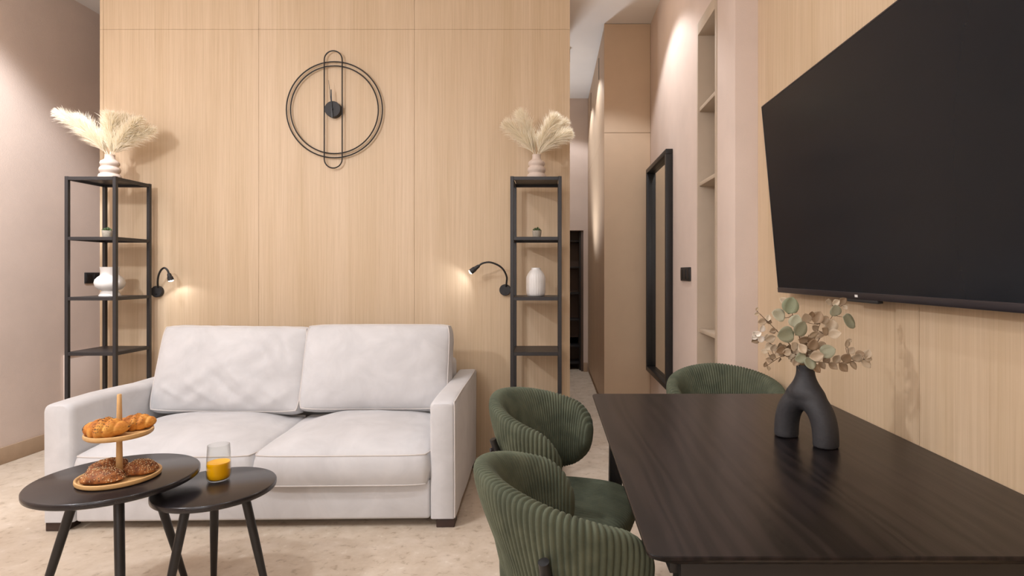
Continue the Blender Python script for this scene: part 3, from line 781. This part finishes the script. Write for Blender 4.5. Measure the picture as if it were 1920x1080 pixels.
def seeds_on(src, mat, parent, n, seed, sel=lambda p: True, size=.0022):
    rnd = random.Random(seed); src.verts.ensure_lookup_table(); src.normal_update()
    b = bmesh.new(); vs = [v for v in src.verts if v.normal.z > -.05 and sel(v.co)]
    for q in range(n):
        v = rnd.choice(vs); nn = v.normal; t = nn.orthogonal().normalized(); t.rotate(Quaternion(nn, rnd.uniform(0, 6.28))); u = nn.cross(t)
        c_ = v.co+t*rnd.uniform(-.002, .002)+u*rnd.uniform(-.002, .002); s_ = size*rnd.uniform(.7, 1.3)
        a = [b.verts.new(c_+x) for x in (t*s_, u*s_*.5, -t*s_, -u*s_*.5)]; tp_ = b.verts.new(c_+nn*s_*.45)
        for m in range(4): b.faces.new((a[m], a[(m+1) % 4], tp_))
    o = finish('seeds', b, mat, parent, smooth=False); o['kind'] = 'stuff'; return o
def croissant(name, loc, rz, L, R, bend, mat, label, seed, seedn, lobes=7, tilt=0):
    bm = bmesh.new(); n = 64; K = 24; rings = []
    for i in range(n+1):
        t = -1+2*i/n; r = R*(1-abs(t)**2.6)**.55*(.62+.38*(1-abs(t)))+.004
        lob = abs(math.sin((t+1)*.5*PI*lobes)); r *= .86+.18*lob**.6
        x = L*t; y = -bend*(1-t*t)
        rg = []
        for m in range(K):
            a = 2*PI*m/K; nz_ = noise.noise(Vector((x*30+seed, math.cos(a)*2, math.sin(a)*2)))*.05
            twist = t*.5
            rg.append(bm.verts.new((x+.25*r*math.sin(a+twist)*(.6), y+r*1.08*math.cos(a)*(1+nz_), max(-R*.72, r*.92*math.sin(a)*(1+nz_))+R*.72)))
        rings.append(rg)
    for a, b in zip(rings, rings[1:]):
        for m in range(K): bm.faces.new((a[m], a[(m+1) % K], b[(m+1) % K], b[m]))
    bm.faces.new(rings[0]); bm.faces.new(rings[-1][::-1])
    bmesh.ops.recalc_face_normals(bm, faces=bm.faces)
    e = tag(empty(name, loc, rz), label, 'bread')
    sb_ = bm.copy(); finish('crust', bm, mat, e, angle=70)
    seeds_on(sb_, M['poppy'], e, seedn, seed, lambda p: math.sin(p.x*75+1) > -.1 and p.z > R*.5, .0019); sb_.free()
    return e
PZ = BZ+.158
croissant('croissant', (EX-.012, EY-.042, PZ+.001), math.radians(8), .070, .037, .012, M['crust'], 'golden seeded croissant at the front of the upper tier', 3, 420, 5)
croissant('croissant', (EX+.026, EY+.046, PZ+.001), math.radians(16), .060, .031, .006, M['crust'], 'golden croissant behind the post on the upper tier', 8, 120, 5)
def loaf(loc, rz, a_, b_, c_, label, seed, tri=.0):
    bm = bmesh.new(); n = 20; bmesh.ops.create_uvsphere(bm, u_segments=40, v_segments=24, radius=1)
    for v in bm.verts:
        p = v.co.copy(); ph = math.atan2(p.y, p.x)
        k_ = 1+tri*math.cos(3*ph)
        z = p.z if p.z > 0 else p.z*.35
        sx = math.copysign(abs(p.x)**.85, p.x)
        d = 1+.10*noise.noise(p*2.6+Vector((seed, 0, 0)))+.04*noise.noise(p*8+Vector((seed, 3, 0)))
        v.co = Vector((sx*a_*k_*d, p.y*b_*k_*d, max(z*c_*d, -c_*.3)+c_*.3))
    bmesh.ops.recalc_face_normals(bm, faces=bm.faces)
    e = tag(empty('seeded_roll', loc, rz), label, 'bread', 'dark seeded rolls on the lower tier')
    sb_ = bm.copy(); finish('crust', bm, M['brown'], e, angle=80)
    seeds_on(sb_, M['seed'], e, 330, seed, size=.0024); seeds_on(sb_, M['poppy'], e, 200, seed+1, size=.0022); sb_.free()
    return e
LZ = BZ+.0105
loaf((EX-.012, EY-.060, LZ), math.radians(8), .062, .040, .036, 'dark seeded roll lying frontmost on the lower tier', 1, .06)
loaf((EX-.052, EY+.016, LZ), math.radians(50), .062, .032, .040, 'dark seeded roll at the back left of the lower tier', 5)
loaf((EX+.062, EY+.018, LZ), math.radians(24), .050, .036, .038, 'dark seeded roll at the right of the lower tier', 9)

# glass and juice
GX, GY = W(410, 905, (H-SZ)*F/(900-CY)).x, (H-SZ)*F/(900-CY)
gr, gh = .0415, .132
bm = lathe(bmesh.new(), [(0, .0), (gr*.7, 0), (gr*.88, .003), (gr*.98, .012), (gr, .028), (gr*.985, .06), (gr*.9, gh), (gr*.875, gh+.0008), (gr*.86, gh), (gr*.945, .06), (gr*.955, .028), (gr*.93, .013), (gr*.8, .006), (0, .005)], 56)
o = finish('tumbler', bm, M['glass'], angle=60); o.location = (GX, GY, SZ+.0005)
tag(o, 'clear glass tumbler holding orange juice on the smaller table', 'glass')
bm = lathe(bmesh.new(), [(0, .0056), (gr*.79, .0066), (gr*.925, .0136), (gr*.95, .028), (gr*.947, .045), (gr*.941, .068), (0, .068)], 56)
o = finish('orange_juice', bm, M['juice'], angle=50); o.location = (GX, GY, SZ+.0005)
tag(o, 'bright orange juice filling half the glass tumbler', 'juice')

# ---------------------------------------------------------------- black arch vase with dried branches
VX, VY = .675, 1.50
vs_ang = math.atan2(-.105, .062)
va = empty('arch_vase', (VX, VY, TZ+.0005), vs_ang); tag(va, 'matt black arch vase standing on two legs on the dining table', 'vase')
def arch():
    bm = bmesh.new(); K = 36; rings = []; pts = []; n = 48
    for i in range(n+1):                             # one leg up and over to the other
        a = PI*i/n; pts.append((-.058*math.cos(a), .112*abs(math.sin(a))**.72))
    for i, (x, z) in enumerate(pts):
        a = pts[max(0, i-1)]; b = pts[min(n, i+1)]; T = Vector((b[0]-a[0], 0, b[1]-a[1])).normalized()
        if i in (0, n): T = Vector((0, 0, 1 if i == 0 else -1))
        N = Vector((-T.z, 0, T.x)); t = abs(i/n-.5)*2; rw = .030+.002*(1-t); rg = []
        for m in range(K):
            q = 2*PI*m/K; p = Vector((x, 0, z))+N*rw*math.cos(q)+Vector((0, .034*math.sin(q), 0))
            p.z = max(0, p.z); rg.append(bm.verts.new(p))
        rings.append(rg)
    for a, b in zip(rings, rings[1:]):
        for m in range(K): bm.faces.new((a[m], a[(m+1) % K], b[(m+1) % K], b[m]))
    bm.faces.new(rings[0]); bm.faces.new(rings[-1][::-1])
    old = set(bm.verts)                              # shoulder and neck
    lathe(bm, [(0, .112), (.058, .114), (.057, .120), (.051, .132), (.042, .143), (.0335, .154), (.027, .166), (.0235, .178), (.0225, .190), (.0240, .2045), (.0205, .205), (.018, .19), (.018, .15), (0, .148)], K)
    for v in bm.verts:
        if v not in old: v.co.y *= min(1, .60+.40*max(0, (v.co.z-.112)/.06))
    return bm
ao = finish('body', arch(), M['blackclay'], va, angle=180)
rm = ao.modifiers.new('fuse', 'REMESH'); rm.mode = 'VOXEL'; rm.voxel_size = .0026; rm.use_smooth_shade = True
sm = ao.modifiers.new('smooth', 'SMOOTH'); sm.factor = .5; sm.iterations = 24

def leaf_mesh(name, mat, pointed=.0, cup=.15):
    bm = bmesh.new(); n = 8; rows = []
    for i in range(n+1):
        t = i/n; wd_ = math.sin(PI*t**(.8+.2*pointed))**(.62+.5*pointed)*(.46-.10*pointed)
        z = cup*(t-.4)**2
        rows.append([bm.verts.new((t, s*wd_, z+abs(s)*wd_*cup*1.2)) for s in (-1, -.5, 0, .5, 1)])
    for a, b in zip(rows, rows[1:]):
        for m in range(4):
            try: bm.faces.new((a[m], a[m+1], b[m+1], b[m]))
            except ValueError: pass
    bmesh.ops.remove_doubles(bm, verts=bm.verts, dist=1e-4)
    bmesh.ops.recalc_face_normals(bm, faces=bm.faces)
    bmesh.ops.solidify(bm, geom=bm.faces[:], thickness=.012)
    me = bpy.data.meshes.new(name); bm.to_mesh(me); bm.free(); me.materials.append(mat); me.shade_smooth(); return me
LM = {'g': leaf_mesh('leaf', M['leafg'], 0, .28), 't': leaf_mesh('leaf', M['leaft'], .7, .5), 'b': leaf_mesh('leaf', M['leaft'], .1, .35), 'p': leaf_mesh('petal', M['petal'], 0, .8)}
VM = Vector((VX, VY, TZ+.203))
def sprig(tip, label, leaves, seed, bow=.02, nauto=0, kinds='t', sizes=(.012, .02), s0=.45):
    rnd = random.Random(seed); tip = Vector(tip)
    p0 = VM+Vector((rnd.uniform(-.008, .008), rnd.uniform(-.008, .008), -.06)); p1 = VM+(tip-VM)*.08
    mid = VM.lerp(tip, .5)+Vector((0, 0, bow))
    path = spline([p0, p1, mid, tip], 7)
    e = tag(empty('dried_branch', p0), label, 'branch', 'dried branches in the arch vase')
    finish('stem', tube(bmesh.new(), [q-p0 for q in path], [.0014]*8+[.0011]*7+[.0008]*7, 6), M['twig'], e)
    def at(s):
        f_ = s*(len(path)-1); i = min(int(f_), len(path)-2); return path[i].lerp(path[i+1], f_-i), (path[i+1]-path[i]).normalized()
    def put(kind, pos, d, size, face=None):
        d = d.normalized(); up = face if face is not None else Vector((rnd.uniform(-.6, .6), -1, rnd.uniform(-.3, .8)))
        z = (up-d*up.dot(d)).normalized(); y = z.cross(d)
        q = Matrix((d, y, z)).transposed().to_quaternion()
        size *= 1.15; inst('petal' if kind == 'p' else 'leaf', LM[kind], e, pos-p0, q, (size, size, size))
    for (px, py, dd, ang, size, kind) in leaves:     # leaf centres read off the photo, as places around the branch
        c_ = W(px, py, dd); d = Vector((math.cos(math.radians(ang)), rnd.uniform(-.35, .35), math.sin(math.radians(ang))))
        b_ = c_-d.normalized()*size*.5; put(kind, b_, d, size, Vector((rnd.uniform(-.45, .45), -1, rnd.uniform(0, .5))))
        # stalk to the nearest point of the branch
        near = min(path, key=lambda q: (q-b_).length)
        if (near-b_).length > .004:
            finish('stalk', tube(bmesh.new(), [near-p0, near.lerp(b_, .5)-p0+Vector((0, 0, -.003)), b_-p0], .0007, 5), M['twig'], e)
    for q in range(nauto):
        s = s0+(1-s0)*(q+.6)/nauto; p, T = at(min(s, .995)); sgn = 1 if q % 2 else -1
        N = T.cross(Vector((0, -1, 0))).normalized()
        d = T*rnd.uniform(.3, .8)+N*sgn*rnd.uniform(.6, 1)+Vector((0, rnd.uniform(-.6, .6), 0))
        put(rnd.choice(kinds), p, d, rnd.uniform(*sizes))
    return e
sprig(W(1482, 577, 1.47), 'grey-green round-leaved branch rising left above the vase', [(1481, 575, 1.46, 70, .040, 'g'), (1460, 592, 1.47, 160, .034, 'g'), (1492, 603, 1.45, 80, .032, 'g'), (1498, 617, 1.43, 60, .036, 'g'), (1474, 627, 1.44, 190, .040, 'g'), (1470, 565, 1.48, 150, .020, 'b')], 1, .01, 4, 'bt', (.014, .02), .3)
sprig(W(1572, 572, 1.52), 'tall branch with cream buds and grey-green leaves on the right', [(1553, 568, 1.52, 170, .022, 't'), (1577, 566, 1.52, 40, .024, 't'), (1566, 568, 1.51, 30, .020, 't'), (1565, 583, 1.51, 100, .030, 'g'), (1588, 603, 1.50, -40, .040, 'g'), (1557, 610, 1.49, 250, .034, 'b'), (1584, 576, 1.53, -50, .014, 't')], 2, .0, 3, 't', (.012, .018), .5)
sprig(W(1628, 673, 1.46), 'long low branch of tan leaves reaching right', [(1626, 672, 1.46, -20, .018, 'b'), (1611, 665, 1.465, 10, .020, 'b'), (1596, 658, 1.47, 60, .018, 'b'), (1586, 645, 1.47, 90, .020, 't'), (1592, 639, 1.47, 20, .012, 't')], 3, -.004, 13, 'bbt', (.018, .026), .25)
sprig(W(1421, 630, 1.50), 'branch with white blossoms leaning left', [(1416, 626, 1.49, 150, .018, 'p'), (1426, 616, 1.49, 80, .017, 'p'), (1425, 634, 1.49, -60, .017, 'p'), (1414, 632, 1.50, 220, .015, 'p'), (1421, 626, 1.48, 30, .014, 'p'), (1445, 634, 1.49, 200, .026, 't')], 4, .0, 7, 'tb', (.014, .024), .4)
sprig(W(1434, 688, 1.49), 'thin drooping branch with small tan leaves at lower left', [(1434, 682, 1.49, 250, .014, 't'), (1447, 668, 1.49, -20, .018, 't'), (1434, 660, 1.49, 170, .016, 't'), (1450, 652, 1.49, 70, .018, 'b')], 5, .026, 5, 't', (.012, .018), .5)
sprig(W(1418, 582, 1.52), 'thin wiry tan branch reaching the top left', [(1419, 580, 1.52, 60, .010, 't'), (1430, 604, 1.52, 190, .022, 't'), (1440, 603, 1.52, -20, .016, 't'), (1450, 620, 1.51, 200, .018, 't')], 6, .006, 5, 't', (.012, .02), .45)
sprig(W(1540, 600, 1.46), 'brown-leaved branch in the middle of the bunch', [(1532, 597, 1.46, 60, .030, 'b'), (1512, 597, 1.46, 110, .024, 'b'), (1521, 590, 1.46, 90, .016, 'b'), (1545, 622, 1.45, 140, .026, 't'), (1562, 627, 1.46, 10, .030, 't'), (1538, 650, 1.45, 30, .026, 'b')], 7, .0, 8, 'tb', (.016, .026), .2)
sprig(W(1516, 628, 1.44), 'short branch of folded tan leaves at the vase mouth', [(1517, 680, 1.435, -70, .030, 'g'), (1529, 691, 1.435, -50, .022, 'b'), (1502, 671, 1.44, 200, .026, 'g'), (1493, 678, 1.45, 240, .020, 'b'), (1524, 647, 1.43, 80, .028, 'b'), (1550, 660, 1.44, 20, .034, 'g'), (1528, 668, 1.43, 10, .032, 't'), (1505, 655, 1.43, 120, .026, 't')], 8, .0, 12, 'tb', (.018, .03), .1)
sprig(W(1462, 655, 1.45), 'short brown branch fanning left above the vase mouth', [(1488, 650, 1.44, 130, .024, 'b'), (1464, 656, 1.45, 200, .022, 'b'), (1476, 660, 1.45, 180, .02, 'b')], 9, .01, 9, 'tb', (.016, .026), .25)
